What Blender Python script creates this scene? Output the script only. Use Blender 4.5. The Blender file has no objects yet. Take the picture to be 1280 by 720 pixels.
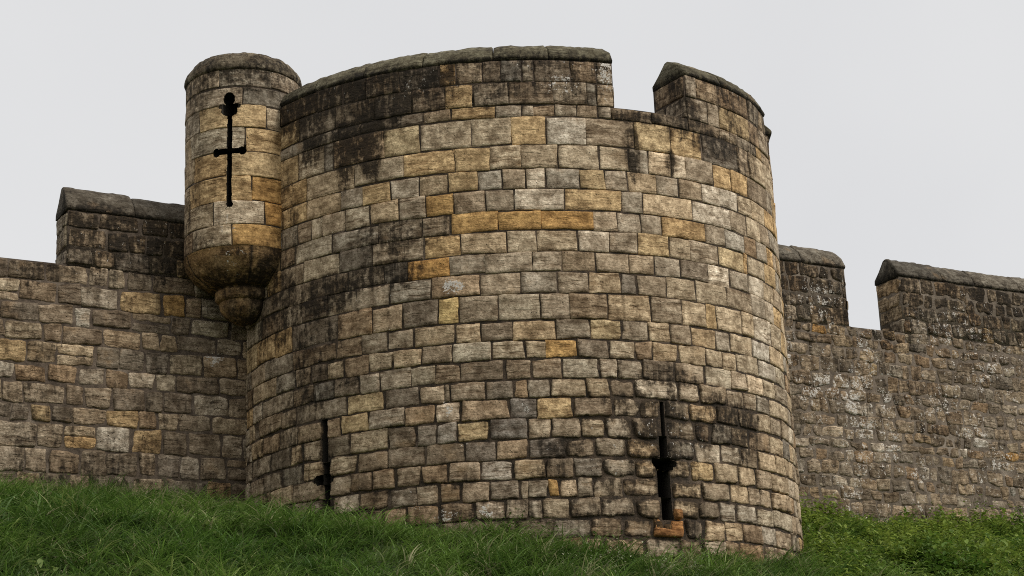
import bpy, math, random
import numpy as np
from mathutils import Matrix

rng = np.random.default_rng(7)
random.seed(7)
ZO = 1.6                                   # eye height above the flat ground

# ------------------------------------------------------------------ camera, sky, sun, exposure
F, PITCH, ROLL = 2277.1, .2832, -.0409
fw = np.array([0, math.cos(PITCH), math.sin(PITCH)])
_up = np.array([0, -math.sin(PITCH), math.cos(PITCH)])
_rt = np.array([1., 0, 0])
rt = math.cos(ROLL) * _rt + math.sin(ROLL) * _up
up = math.cos(ROLL) * _up - math.sin(ROLL) * _rt
EYE = np.array([0, 0, ZO])
sc = bpy.context.scene
col = sc.collection
cam_d = bpy.data.cameras.new('camera')
cam = bpy.data.objects.new('camera', cam_d)
col.objects.link(cam)
cam_d.sensor_width = 36
cam_d.lens = F / 1280 * 36
cam_d.clip_end = 3000
cam.matrix_world = Matrix(((rt[0], up[0], -fw[0], 0), (rt[1], up[1], -fw[1], 0), (rt[2], up[2], -fw[2], ZO), (0, 0, 0, 1)))
sc.camera = cam

SUN_EL, SUN_AZ = math.radians(46), math.radians(118)       # azimuth clockwise from +Y
world = bpy.data.worlds.new('World')
sc.world = world
world.use_nodes = True
nt = world.node_tree
nt.nodes.clear()
wout = nt.nodes.new('ShaderNodeOutputWorld')
bg_sky = nt.nodes.new('ShaderNodeBackground')
bg_cl = nt.nodes.new('ShaderNodeBackground')
mixs = nt.nodes.new('ShaderNodeMixShader')
sky = nt.nodes.new('ShaderNodeTexSky')
sky.sky_type = 'NISHITA'
sky.sun_disc = False
sky.sun_elevation = SUN_EL
sky.sun_rotation = SUN_AZ
bg_sky.inputs['Strength'].default_value = 0.07
nt.links.new(sky.outputs[0], bg_sky.inputs['Color'])
tc = nt.nodes.new('ShaderNodeTexCoord')
cn = nt.nodes.new('ShaderNodeTexNoise')
cn.inputs['Scale'].default_value = 2.6
cn.inputs['Detail'].default_value = 5
cn.inputs['Roughness'].default_value = .45
cr = nt.nodes.new('ShaderNodeValToRGB')
cr.color_ramp.elements[0].position = .3
cr.color_ramp.elements[0].color = (.735, .739, .752, 1)
cr.color_ramp.elements[1].position = .75
cr.color_ramp.elements[1].color = (.83, .83, .83, 1)
nt.links.new(tc.outputs['Generated'], cn.inputs['Vector'])
nt.links.new(cn.outputs['Fac'], cr.inputs['Fac'])
nt.links.new(cr.outputs[0], bg_cl.inputs['Color'])
bg_cl.inputs['Strength'].default_value = 1.0
mixs.inputs[0].default_value = .94            # an overcast deck, a little clear-sky light left in it
nt.links.new(bg_sky.outputs[0], mixs.inputs[1])
nt.links.new(bg_cl.outputs[0], mixs.inputs[2])
nt.links.new(mixs.outputs[0], wout.inputs[0])

sun_d = bpy.data.lights.new('sun', 'SUN')
sun_d.energy = 2.3
sun_d.angle = math.radians(18)
sun_d.color = (1, .96, .90)
sun = bpy.data.objects.new('sun', sun_d)
col.objects.link(sun)
sd = np.array([math.sin(SUN_AZ) * math.cos(SUN_EL), math.cos(SUN_AZ) * math.cos(SUN_EL), math.sin(SUN_EL)])
from mathutils import Vector
sun.rotation_euler = Vector(sd).to_track_quat('Z', 'Y').to_euler()
sun.location = (15, -10, 30)

sc.view_settings.view_transform = 'Standard'
sc.view_settings.look = 'None'
sc.view_settings.exposure = 0
sc.view_settings.gamma = 1
sc.view_settings.use_curve_mapping = False
sc.cycles.max_bounces = 6
sc.cycles.use_denoising = False
sc.cycles.filter_width = 1.0

# ------------------------------------------------------------------ helpers
def ray(x, y):
    return fw + rt * (x - 640) / F - up * (y - 360) / F

def _h(ix, iy, iz, seed):
    n = (ix * 374761393 + iy * 668265263 + iz * 1274126177 + seed * 974711) & 0xffffffff
    n = ((n ^ (n >> 13)) * 1274126177) & 0xffffffff
    n = (n ^ (n >> 16)) & 0xffffff
    return n / float(0xffffff)

def noise(x, y, z=0., seed=0):
    """value noise, -1..1"""
    x = np.asarray(x, float); y = np.asarray(y, float); z = np.asarray(z, float) + 0 * x
    fx, fy, fz = np.floor(x), np.floor(y), np.floor(z)
    ix, iy, iz = fx.astype(np.int64), fy.astype(np.int64), fz.astype(np.int64)
    a, b, c = x - fx, y - fy, z - fz
    a = a * a * (3 - 2 * a); b = b * b * (3 - 2 * b); c = c * c * (3 - 2 * c)
    r = 0
    for dx in (0, 1):
        for dy in (0, 1):
            for dz in (0, 1):
                w = (a if dx else 1 - a) * (b if dy else 1 - b) * (c if dz else 1 - c)
                r = r + w * _h(ix + dx, iy + dy, iz + dz, seed)
    return r * 2 - 1

def fbm(x, y, z=0., seed=0, o=3):
    r, a = 0, 1.
    for k in range(o):
        r = r + a * noise(np.asarray(x) * 2 ** k, np.asarray(y) * 2 ** k, np.asarray(z) * 2 ** k, seed + k)
        a *= .5
    return r / 1.75

def sstep(a, b, x):
    t = np.clip((x - a) / (b - a), 0, 1)
    return t * t * (3 - 2 * t)

P0 = np.array([-4.95, 31.5]); WD = np.array([.87, .493]); WD = WD / np.hypot(*WD); WN = np.array([WD[1], -WD[0]])
def bank(x, y):
    rx, ry = x - P0[0], y - P0[1]
    s = rx * WN[0] + ry * WN[1]; t = rx * WD[0] + ry * WD[1]
    top = 5.38 + .12 * np.clip((t - 2) / 5, 0, 1) + ZO - .52 * np.exp(-((t - .1) / 1.5) ** 2 - np.maximum(s, 0) / 1.6)
    sp = np.maximum(s, 0)
    sl = .258 + .07 * np.clip((t - 5.5) / 4, 0, 1)
    drop = np.where(sp < 5, sl * sp, sl * 5 + .5 * (sp - 5))
    z = top - drop
    z = np.where(s < -9, top - .5 * (-s - 9), z)
    z = z + (.07 * noise(x * .9, y * .9, 0, 111) + .05 * noise(x * 2.3, y * 2.3, 0, 112)) * (sp < 14)
    return np.maximum(z, .06 * noise(x * .12, y * .12, 0, 113))

class MB:
    """collects faces for ONE mesh object; per-vertex tone (albedo) and wear (stain, lichen, random)"""
    def __init__(s):
        s.v, s.f, s.m, s.t, s.w, s.n = [], [], [], [], [], 0
    def add(s, v, f, mat=0, tone=(.3, .25, .2), wear=(0, 0, .5)):
        v = np.asarray(v, float); k = len(v)
        s.v.append(v)
        s.t.append(np.broadcast_to(np.asarray(tone, float), (k, 3)))
        s.w.append(np.broadcast_to(np.asarray(wear, float), (k, 3)))
        for q in f:
            s.f.append([i + s.n for i in q])
            s.m.append(mat)
        s.n += k
    def grid(s, P, keep=None, **kw):
        """P: (n,m,3) points, quads facing so that rows go up and columns go right seen from outside"""
        n, m = P.shape[:2]
        f = []
        for j in range(n - 1):
            for i in range(m - 1):
                if keep is None or keep[j, i]:
                    a = j * m + i
                    f.append((a, a + 1, a + m + 1, a + m))
        s.add(P.reshape(-1, 3), f, **kw)
    def box(s, c8, **kw):
        """c8: bottom ring of 4 (counter-clockwise from above), then top ring"""
        s.add(c8, [(3, 2, 1, 0), (4, 5, 6, 7), (0, 1, 5, 4), (1, 2, 6, 5), (2, 3, 7, 6), (3, 0, 4, 7)], **kw)
    def build(s, name, mats, parent=None, smooth=True):
        V = np.concatenate(s.v); T = np.concatenate(s.t); W = np.concatenate(s.w)
        me = bpy.data.meshes.new(name)
        me.vertices.add(len(V)); me.vertices.foreach_set('co', V.ravel())
        ln = np.array([len(q) for q in s.f]); tot = int(ln.sum())
        me.loops.add(tot)
        me.loops.foreach_set('vertex_index', np.fromiter((i for q in s.f for i in q), int, tot))
        me.polygons.add(len(ln))
        me.polygons.foreach_set('loop_start', np.concatenate([[0], np.cumsum(ln)[:-1]]))
        me.polygons.foreach_set('material_index', np.array(s.m))
        me.polygons.foreach_set('use_smooth', np.full(len(ln), smooth))
        for nm, A in (('tone', T), ('wear', W)):
            at = me.attributes.new(nm, 'FLOAT_COLOR', 'POINT')
            at.data.foreach_set('color', np.concatenate([A, np.ones((len(A), 1))], 1).ravel())
        me.update(calc_edges=True)
        me.validate()
        for m in (mats if isinstance(mats, (list, tuple)) else [mats]):
            me.materials.append(m)
        o = bpy.data.objects.new(name, me)
        col.objects.link(o)
        if parent is not None: o.parent = parent
        return o

def empty(name, loc, label, cat, group=None):
    o = bpy.data.objects.new(name, None)
    o.empty_display_size = .5
    col.objects.link(o)
    o['label'] = label; o['category'] = cat
    if group: o['group'] = group
    return o

# ------------------------------------------------------------------ materials
def mat(name):
    m = bpy.data.materials.new(name)
    m.use_nodes = True
    n = m.node_tree
    n.nodes.clear()
    out = n.nodes.new('ShaderNodeOutputMaterial')
    b = n.nodes.new('ShaderNodeBsdfPrincipled')
    n.links.new(b.outputs[0], out.inputs[0])
    b.inputs['Roughness'].default_value = .92
    b.inputs['Specular IOR Level'].default_value = .2
    return m, n, b

def N(n, t, **kw):
    o = n.nodes.new(t)
    for k, v in kw.items():
        if k in o.inputs: o.inputs[k].default_value = v
        else: setattr(o, k, v)
    return o

def mixc(n, fac, a, b, mode='MIX'):
    o = n.nodes.new('ShaderNodeMix'); o.data_type = 'RGBA'; o.blend_type = mode
    for i, s in ((0, fac), (6, a), (7, b)):
        if hasattr(s, 'links'): n.links.new(s, o.inputs[i])
        else: o.inputs[i].default_value = s if i == 0 else (*s, 1)
    return o.outputs[2]

def maprange(n, src, a, b, c=0., d=1.):
    o = n.nodes.new('ShaderNodeMapRange'); o.interpolation_type = 'SMOOTHSTEP'
    n.links.new(src, o.inputs[0])
    for i, v in enumerate((a, b, c, d)): o.inputs[i + 1].default_value = v
    return o.outputs[0]

def math_(n, op, a, b=0.):
    o = n.nodes.new('ShaderNodeMath'); o.operation = op
    for i, s in enumerate((a, b)):
        if hasattr(s, 'links'): n.links.new(s, o.inputs[i])
        else: o.inputs[i].default_value = s
    return o.outputs[0]

def noise_n(n, co, scale, detail=4, rough=.55, stretch=None):
    if stretch:
        mp = n.nodes.new('ShaderNodeMapping'); mp.inputs['Scale'].default_value = stretch
        n.links.new(co, mp.inputs[0]); co = mp.outputs[0]
    o = N(n, 'ShaderNodeTexNoise', Scale=scale, Detail=detail, Roughness=rough)
    n.links.new(co, o.inputs['Vector'])
    return o.outputs['Fac']

def stone_mat(name, bump=1., bed=.5, speck=1.):
    m, n, b = mat(name)
    co = N(n, 'ShaderNodeTexCoord').outputs['Object']
    at = N(n, 'ShaderNodeAttribute', attribute_name='tone').outputs['Color']
    wr = N(n, 'ShaderNodeAttribute', attribute_name='wear').outputs['Color']
    sp = n.nodes.new('ShaderNodeSeparateColor'); n.links.new(wr, sp.inputs[0])
    stain, lich, rnd = sp.outputs[0], sp.outputs[1], sp.outputs[2]
    # offset the texture from stone to stone so the grain never runs across a joint
    cx = n.nodes.new('ShaderNodeCombineXYZ')
    for i in range(3): n.links.new(math_(n, 'MULTIPLY', rnd, 37. + 11 * i), cx.inputs[i])
    va = n.nodes.new('ShaderNodeVectorMath'); va.operation = 'ADD'
    n.links.new(co, va.inputs[0]); n.links.new(cx.outputs[0], va.inputs[1])
    sc_ = va.outputs[0]
    wn = N(n, 'ShaderNodeTexNoise', Scale=5., Detail=2.); n.links.new(sc_, wn.inputs['Vector'])
    wv = n.nodes.new('ShaderNodeVectorMath'); wv.operation = 'SCALE'; wv.inputs['Scale'].default_value = .09
    n.links.new(wn.outputs['Color'], wv.inputs[0])
    wa = n.nodes.new('ShaderNodeVectorMath'); wa.operation = 'ADD'
    n.links.new(sc_, wa.inputs[0]); n.links.new(wv.outputs[0], wa.inputs[1])
    big = noise_n(n, sc_, 4.2, 4, .6)
    fine = noise_n(n, sc_, 30, 5, .7)
    med = noise_n(n, sc_, 11, 4, .65)
    bedn = noise_n(n, wa.outputs[0], 5., 4, .6, (.45, .45, 3.))
    bedk = math_(n, 'MULTIPLY', maprange(n, math_(n, 'FRACT', math_(n, 'MULTIPLY', rnd, 7.3)), .15, .8, .15 * bed, bed), 1.)
    c = mixc(n, 1, at, mixc(n, maprange(n, big, .3, .7), (.60, .555, .50), (1.42, 1.41, 1.39)), 'MULTIPLY')
    c = mixc(n, bedk, c, mixc(n, maprange(n, bedn, .34, .62), (.42, .34, .25), (1.28, 1.28, 1.27)), 'MULTIPLY')
    c = mixc(n, .72, c, mixc(n, maprange(n, fine, .3, .7), (.6, .56, .51), (1.36, 1.36, 1.35)), 'MULTIPLY')
    c = mixc(n, .75, c, mixc(n, maprange(n, med, .33, .66), (.62, .57, .52), (1.25, 1.25, 1.25)), 'MULTIPLY')
    stk = noise_n(n, wa.outputs[0], 6.5, 3, .55, (.4, .4, 4.5))
    c = mixc(n, math_(n, 'MULTIPLY', maprange(n, stk, .57, .65), math_(n, 'MULTIPLY', bedk, 1.1)), c, mixc(n, 1, c, (.43, .36, .29), 'MULTIPLY'))
    # iron-rich blushes on some stones
    rust = noise_n(n, sc_, 2.1, 3, .5)
    c = mixc(n, math_(n, 'MULTIPLY', maprange(n, rust, .58, .74), .4), c, (.30, .18, .08))
    # pits
    vor = N(n, 'ShaderNodeTexVoronoi', Scale=17.); n.links.new(sc_, vor.inputs['Vector'])
    pit = math_(n, 'MULTIPLY', maprange(n, vor.outputs['Distance'], .19, .08), maprange(n, noise_n(n, co, 4.5, 2), .54, .66))
    c = mixc(n, math_(n, 'MULTIPLY', pit, .8), c, (.035, .028, .022))
    # black crust: broad stain broken up by noise and vertical runs
    run = noise_n(n, co, 3.4, 5, .65, (1.9, 1.9, .42))
    brk = noise_n(n, co, 11, 4, .7)
    streak = noise_n(n, co, 9, 4, .65, (1.6, 1.6, .16))
    patch = noise_n(n, sc_, 2.6, 3, .6)
    stain = math_(n, 'MULTIPLY', stain, math_(n, 'MULTIPLY', maprange(n, streak, .34, .64, .62, 1.12), math_(n, 'MULTIPLY', maprange(n, brk, .36, .6, .68, 1.12), maprange(n, patch, .35, .62, .72, 1.1))))
    k = math_(n, 'ADD', math_(n, 'MULTIPLY', math_(n, 'SUBTRACT', run, .5), 1.5), math_(n, 'MULTIPLY', math_(n, 'SUBTRACT', brk, .5), .9))
    k = math_(n, 'MULTIPLY', maprange(n, math_(n, 'ADD', stain, math_(n, 'MULTIPLY', k, math_(n, 'MINIMUM', math_(n, 'MULTIPLY', stain, 3.), 1.))), .18, .9), .95)
    soft = mixc(n, math_(n, 'MINIMUM', math_(n, 'MULTIPLY', stain, 1.1), .85), c, mixc(n, 1, c, (.34, .29, .235), 'MULTIPLY'))
    c = mixc(n, k, soft, mixc(n, .35, (.017, .0145, .011), mixc(n, 1, c, (.2, .175, .145), 'MULTIPLY')))
    # lichen
    l1 = noise_n(n, co, 7.5, 5, .68)
    l2 = noise_n(n, co, 27, 3, .7)
    lk = math_(n, 'ADD', math_(n, 'MULTIPLY', l1, .5), math_(n, 'MULTIPLY', l2, .5))
    th = math_(n, 'SUBTRACT', .74, math_(n, 'MULTIPLY', lich, .23))
    lf = math_(n, 'MULTIPLY', maprange(n, math_(n, 'SUBTRACT', lk, th), 0., .035), math_(n, 'MINIMUM', math_(n, 'MULTIPLY', lich, 3.), .85))
    c = mixc(n, math_(n, 'MULTIPLY', lf, speck), c, (.66, .61, .54))
    n.links.new(c, b.inputs['Base Color'])
    hgt = math_(n, 'ADD', math_(n, 'MULTIPLY', fine, .38), math_(n, 'MULTIPLY', bedn, .75))
    hgt = math_(n, 'ADD', hgt, math_(n, 'SUBTRACT', math_(n, 'MULTIPLY', med, .9), math_(n, 'MULTIPLY', maprange(n, stk, .58, .7), .4)))
    hgt = math_(n, 'SUBTRACT', hgt, math_(n, 'MULTIPLY', pit, .9))
    bp = N(n, 'ShaderNodeBump', Strength=.85 * bump, Distance=.028)
    n.links.new(hgt, bp.inputs['Height'])
    n.links.new(bp.outputs[0], b.inputs['Normal'])
    return m

def mortar_mat(name, c0, c1, lim):
    m, n, b = mat(name)
    co = N(n, 'ShaderNodeTexCoord').outputs['Object']
    a = noise_n(n, co, 7, 5, .65); f_ = noise_n(n, co, 45, 3, .6)
    c = mixc(n, maprange(n, a, .35, .65), c0, c1)
    c = mixc(n, maprange(n, noise_n(n, co, 1.7, 4), .56, .72), c, lim)
    c = mixc(n, .6, c, mixc(n, maprange(n, f_, .3, .7), (.6, .6, .6), (1.3, 1.3, 1.3)), 'MULTIPLY')
    wr = N(n, 'ShaderNodeAttribute', attribute_name='wear').outputs['Color']
    sp = n.nodes.new('ShaderNodeSeparateColor'); n.links.new(wr, sp.inputs[0])
    c = mixc(n, maprange(n, sp.outputs[0], .42, 1.1, 0, .85), c, (.018, .015, .011))
    n.links.new(c, b.inputs['Base Color'])
    bp = N(n, 'ShaderNodeBump', Strength=.9, Distance=.02)
    n.links.new(f_, bp.inputs['Height']); n.links.new(bp.outputs[0], b.inputs['Normal'])
    return m

M_ash = stone_mat('weathered_ashlar', 1., .6, 1.)
M_rub = stone_mat('rubble_stone', 1.5, .45, 1.)
M_cop = stone_mat('coping_stone', 1.6, .2, 1.)
M_mor = mortar_mat('dark_joint', (.032, .025, .018), (.085, .060, .040), (.19, .14, .10))
M_mor3 = mortar_mat('earth_mortar', (.05, .037, .026), (.105, .079, .056), (.17, .135, .10))
M_mor2 = mortar_mat('brown_mortar', (.085, .066, .047), (.165, .132, .097), (.23, .19, .145))
m_, n_, b_ = mat('slit_darkness'); b_.inputs['Base Color'].default_value = (.05, .042, .033, 1); M_dark = m_

TONES = dict(y=(.57, .415, .23), o=(.54, .34, .14), g=(.42, .345, .255), w=(.62, .54, .43), d=(.275, .225, .17),
             b=(.37, .28, .19), k=(.28, .23, .17), t=(.50, .408, .288))

# ------------------------------------------------------------------ masonry
def axis_pts(half, b, cell):
    k = max(1, int(round((2 * half - 2 * b) / cell)))
    inner = np.linspace(-half + b, half - b, k + 1)
    return np.concatenate([[-half, -half + .18 * b, -half + .5 * b], inner, [half - .5 * b, half - .18 * b, half]])

_sid = [0]
def stone(mb, mapf, u0, u1, v0, v1, tone, gap=.018, depth=.028, rough=.5, rnd=.5, cell=.06, wearf=None, mi=0, cutf=None, edge=0.):
    """one block: bevelled, uneven face pushed out of the joints; mapf(u, v, d) -> xyz"""
    _sid[0] += 1
    sid = _sid[0]
    g = gap * (.7 + .6 * rng.random())
    hw, hh = (u1 - u0) / 2 - g / 2, (v1 - v0) / 2 - g / 2
    if hw < .025 or hh < .025: return
    cu, cv = (u0 + u1) / 2, (v0 + v1) / 2
    b = min(.010 + .055 * rnd, .8 * min(hw, hh))
    X, Y = np.meshgrid(axis_pts(hw, b, cell), axis_pts(hh, b, cell))
    e = np.minimum(hw - np.abs(X), hh - np.abs(Y))
    r = min(.085 * rnd + .01, .7 * min(hw, hh))                   # rounded corners
    qx, qy = np.abs(X) - (hw - r), np.abs(Y) - (hh - r)
    m = (qx > 0) & (qy > 0)
    ql = np.where(m, np.hypot(qx, qy), 1); qm = np.maximum(qx, qy) / np.maximum(ql, 1e-9)
    X2 = np.where(m, np.sign(X) * (hw - r + qx * qm), X)
    Y2 = np.where(m, np.sign(Y) * (hh - r + qy * qm), Y)
    j = rng.normal(0, .011 * (.4 + rough), (2, 2, 2))              # corners out of square
    a, c = (X / hw + 1) / 2, (Y / hh + 1) / 2
    dX = (1 - a) * (1 - c) * j[0, 0, 0] + a * (1 - c) * j[1, 0, 0] + (1 - a) * c * j[0, 1, 0] + a * c * j[1, 1, 0]
    dY = (1 - a) * (1 - c) * j[0, 0, 1] + a * (1 - c) * j[1, 0, 1] + (1 - a) * c * j[0, 1, 1] + a * c * j[1, 1, 1]
    U, V = cu + X2 + dX, cv + Y2 + dY
    am = .020 * rough
    U = U + am * noise(U * 9, V * 9, sid * 1.7, 1); V = V + am * noise(U * 9, V * 9, sid * 1.7, 2)
    t = np.clip(e / b, 0, 1)
    prof = np.sqrt(np.clip(1 - (1 - t) ** 2, 0, 1))
    face = depth * (1 + .35 * rng.normal()) + (a - .5) * rng.normal() * .010 + (c - .5) * rng.normal() * .010
    face = face + rough * (.014 * fbm(U * 4.5, V * 7, sid * 3.1, 3) + .006 * noise(U * 22, V * 30, sid, 5)) * t
    face = np.maximum(face, .004)
    d = -.03 + (face + .03) * prof
    P = mapf(U, V, d)
    tn = np.array(tone) * (1 + .075 * rng.normal()) * (1 + .035 * rng.normal() * np.array((1, 0, -1.3)))
    W = np.zeros(P.shape); W[..., 2] = rng.random()
    if wearf is not None:
        s_, l_ = wearf(U, V)
        W[..., 0] = np.clip(s_ + edge * (1 - sstep(.2, 1.6, e / max(b, .02) + .5 * noise(U * 11, V * 11, sid, 8))), 0, 1.6); W[..., 1] = l_
    n_, m_ = P.shape[:2]
    f = [(q * m_ + i, q * m_ + i + 1, (q + 1) * m_ + i + 1, (q + 1) * m_ + i) for q in range(n_ - 1) for i in range(m_ - 1)]
    if cutf is not None:
        cx, cy = (U[:-1, :-1] + U[1:, 1:]) / 2, (V[:-1, :-1] + V[1:, 1:]) / 2
        ok = ~cutf(cx, cy).ravel()
        f = [q for q, k_ in zip(f, ok) if k_]
        if not f: return
    mb.add(P.reshape(-1, 3), f, mat=mi, tone=np.clip(tn, .01, .8), wear=W.reshape(-1, 3))

def pick(weights):
    k = list(weights); w = np.array([weights[q] for q in k], float)
    return TONES[k[rng.choice(len(k), p=w / w.sum())]]

def cuts(u0, u1, lo, hi, avoid=(), first=None):
    """random joint positions that dodge the joints of the course below"""
    r = [u0]
    while True:
        for _ in range(6):
            x = r[-1] + lo + (hi - lo) * rng.random() ** 1.2
            if all(abs(x - a) > .07 for a in avoid): break
        if x > u1 - lo * .7: break
        r.append(x)
    r.append(u1)
    return r

def split_holes(u0, u1, v0, v1, holes):
    """cut a block back from the openings it runs into"""
    segs = [(u0, u1, v0, v1)]
    for (a, b, c, d) in holes:
        new = []
        for (p, q, r, s) in segs:
            if q <= a or p >= b or s <= c + .01 or r >= d - .01: new.append((p, q, r, s)); continue
            # an opening that covers most of the course splits it; otherwise trim above / below
            lo, hi = max(r, c), min(s, d)
            if p < a - .03: new.append((p, a, r, s))
            if q > b + .03: new.append((b, q, r, s))
            m0, m1 = max(p, a), min(q, b)
            if m1 - m0 > .05:
                if lo - r > .07: new.append((m0, m1, r, lo))
                if s - hi > .07: new.append((m0, m1, hi, s))
        segs = new
    return segs

# ------------------------------------------------------------------ the round tower: plan and measures
TX, TY, TR, TE = -.0103, 32.8576, 5.0, .8703
_th = np.radians(np.linspace(-180, 180, 2881))
_px, _py = TX + TR * np.sin(_th), TY - TE * TR * np.cos(_th)
_ul = np.concatenate([[0], np.cumsum(np.hypot(np.diff(_px), np.diff(_py)))])
_ul -= np.interp(0, _th, _ul)
U_of = lambda t: np.interp(t, _th, _ul)
T_of = lambda u: np.interp(u, _ul, _th)
def tower_xy(t, d=0.):
    nx, ny = TE * np.sin(t), -np.cos(t)
    l = np.hypot(nx, ny)
    return TX + TR * np.sin(t) + nx / l * d, TY - TE * TR * np.cos(t) + ny / l * d
def tower_map(u, v, d):
    x, y = tower_xy(T_of(u), d)
    return np.stack([x, y, v + 0 * x], -1)
def tower_hit(x, y):
    """the point (u, z) of the tower face seen at this place of the photograph"""
    d = ray(x, y); ox, oy = -TX, -TY
    a = d[0] ** 2 + (d[1] / TE) ** 2; b = 2 * (d[0] * ox + d[1] * oy / TE ** 2); c = ox ** 2 + (oy / TE) ** 2 - TR ** 2
    q = max(b * b - 4 * a * c, 0)
    t = (-b - math.sqrt(q)) / 2 / a
    p = d * t
    return float(U_of(math.atan2(p[0] - TX, -(p[1] - TY) / TE))), p[2] + ZO
def tower_z(y, x=655): return tower_hit(x, y)[1]
def u_at(x, z):
    """tower u seen at image column x at height z"""
    u = np.linspace(U_of(math.radians(-72)), U_of(math.radians(74)), 400)
    P = tower_map(u, np.full_like(u, z), 0.) - EYE
    px = 640 + F * (P @ rt) / (P @ fw)
    return float(np.interp(x, px, u))

CY = [75, 102, 131, 146, 181, 211, 236, 263, 288, 315, 340, 367, 400, 425, 449, 474, 498, 523, 549, 574, 599.5, 624, 649, 675, 701]
CZ = [tower_z(y) for y in CY]
CZ += [CZ[-1] - .31, CZ[-1] - .62, CZ[-1] - .95]
Z_EAVE, Z_SILL = CZ[0], CZ[2]

# stones read along each course: offset, then joints (in 1/3.5556 px) with a tone letter for the stone to the right
L = 300; Rr = 640; S = 660
ROWS = {
0: [(L, '180k 345k 458d 562k 710d 885y 960g 1075d 1158d 1250d'), (Rr, '40g 95d 258b 375g 435'), (Rr, '765t 815g 910b 962b 1045g 1090')],
1: [(L, '180y 265k 425k 600k 765d 910y 1035g 1195d'), (Rr, '0d 180g 330g 375g 440'), (Rr, '770b 920y 1050b 1090')],
2: [(L, '180g 235k 440k 540d 700d 815g 935y 1135g 1250g'), (Rr, '95b 190g 290b 380g 440k 620k 780k 920g 1000g 1080')],
3: [(L, '180y 262t 378k 415g 640y 800t 1030t 1203y'), (Rr, '0t 150w 330g 540y 700y 840d 1000g 1050t 1120')],
4: [(L, '180y 298t 510t 728y 955y 1112t 1255t'), (Rr, '40t 205t 387t 515g 605w 705w 770g 890y 970y 1045b 1130')],
5: [(L, '190y 300t 450g 545y 670w 800t 925y 1055g 1165g 1275g'), (Rr, '60w 150g 300y 415g 512t 640g 740g 840w 920w 1000t 1060t 1120')],
6: [(L, '185g 258b 320t 370g 470t 580t 708g 828o 950b 1093g 1220w'), (Rr, '232y 485g 580t 800w 968g 1040t 1100g 1140')],
7: [(L, '180b 245t 412g 617g 810g 938o 1147o'), (Rr, '130o 362g 468g 572g 662y 858g 945g 1030b 1085g 1130')],
8: [(L, '120y 185g 285t 445d 590g 818y 982t 1187t'), (Rr, '107t 292w 430g 556y 697t 790g 915y 1027y 1045t 1120')],
9: [(L, '110g 220g 318k 480k 640d 745o 932g 1092g'), (Rr, '90g 220g 370g 517g 633g 748d 868w 966g 1047w 1115t 1160')],
10: [(L, '100b 197g 278d 392g 520g 668g 852b 1065g'), (Rr, '38g 203g 337t 482d 552g 684t 815t 952g 1060g 1120g 1160')],
11: [(L, '235d 437b 590g 724d 882Y 972g 1145t'), (Rr, '126g 258g 424t 615g 752t 860y 908t 1019t 1070w 1148t 1190')],
12: [(L, '55g 118g 237d 432b 540g 655g 775t 957t 1070d 1213t'), (S, '121g 276y 413g 533t 630g 722t 830g 895t 995w 1072t 1130')],
13: [(L, '60t 165g 248b 318d 395t 466b 575t 680t 808g 945t 1118t 1265t'), (S, '0d 79o 219d 357t 475b 552t 664t 788t 862t 923t 1023w 1095t 1140')],
14: [(L, '100g 238b 333d 423d 533g 623g 758t 870b 980d 1178b'), (S, '16b 153t 308w 397g 510d 652g 782t 900g 970w 1042t 1095g 1150')],
15: [(L, '90g 190g 252b 480y 642d 800g 910k 935b 1093d 1216b'), (S, '0g 103t 263t 362b 470w 665g 760g 882g 957g 1015g 1070t 1150')],
16: [(L, '105b 178g 258g 368k 385b 452y 576g 735b 872W 985b 1195D'), (S, '36y 200d 380g 497g 592k 602g 715t 835k 932k 1016t 1070g 1120')],
17: [(L, '80g 140d 228t 280g 374k 382g 492t 662d 782d 875W 968y 1107D'), (S, '0g 103g 236t 345g 463g 592k 608g 742d 811k 900t 980d 1070t 1130')],
18: [(L, '110g 190g 283t 374k 393t 524b 660d 828d 998D 1142b'), (S, '4D 168b 297g 438t 592k 606d 740w 855g 945g 1018t 1097t 1140')],
19: [(L, '125t 240g 380k 398g 497d 590b 692b 808b 928b 1068W 1212t'), (S, '77d 200d 335g 476t 590k 625t 718y 828t 930t 1010g 1077t 1150')],
20: [(L, '100g 195g 380k 414w 533b 663k 787g 887b 982b 1113d 1245g'), (S, '0g 87o 140g 222g 287g 418g 592k 622t 775g 897t 980g 1030g 1080g 1160')],
21: [(L, '190g 275g 420g 575g 638B 742b 887b 1048W 1180g'), (S, '0g 62t 187g 325g 480g 606k 640t 760d 847g 927g 1012t 1087t 1170')],
22: [(L, '500b 700d 887d 1088d 1230d'), (S, '110g 279g 418d 556o 692d 782t 876t 953b 1038g 1100g 1170')],
}
TONES['Y'] = (.72, .48, .20); TONES['W'] = (.50, .43, .35); TONES['D'] = (.26, .22, .18); TONES['B'] = (.38, .29, .205)

def row_joints(i):
    zm = (CZ[i] + CZ[i + 1]) / 2
    out = []
    for off, s in ROWS.get(i, []):
        for w in s.split():
            k = w.rstrip('abcdefghijklmnopqrstuvwxyzYWDB')
            out.append((u_at(off + float(k) / 3.5556, zm), w[len(k):] or None))
    out.sort()
    r = []
    for q in out:
        if r and q[0] - r[-1][0] < .07:
            if q[1] and not r[-1][1]: r[-1] = (r[-1][0], q[1])
            continue
        r.append(q)
    return r

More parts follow.
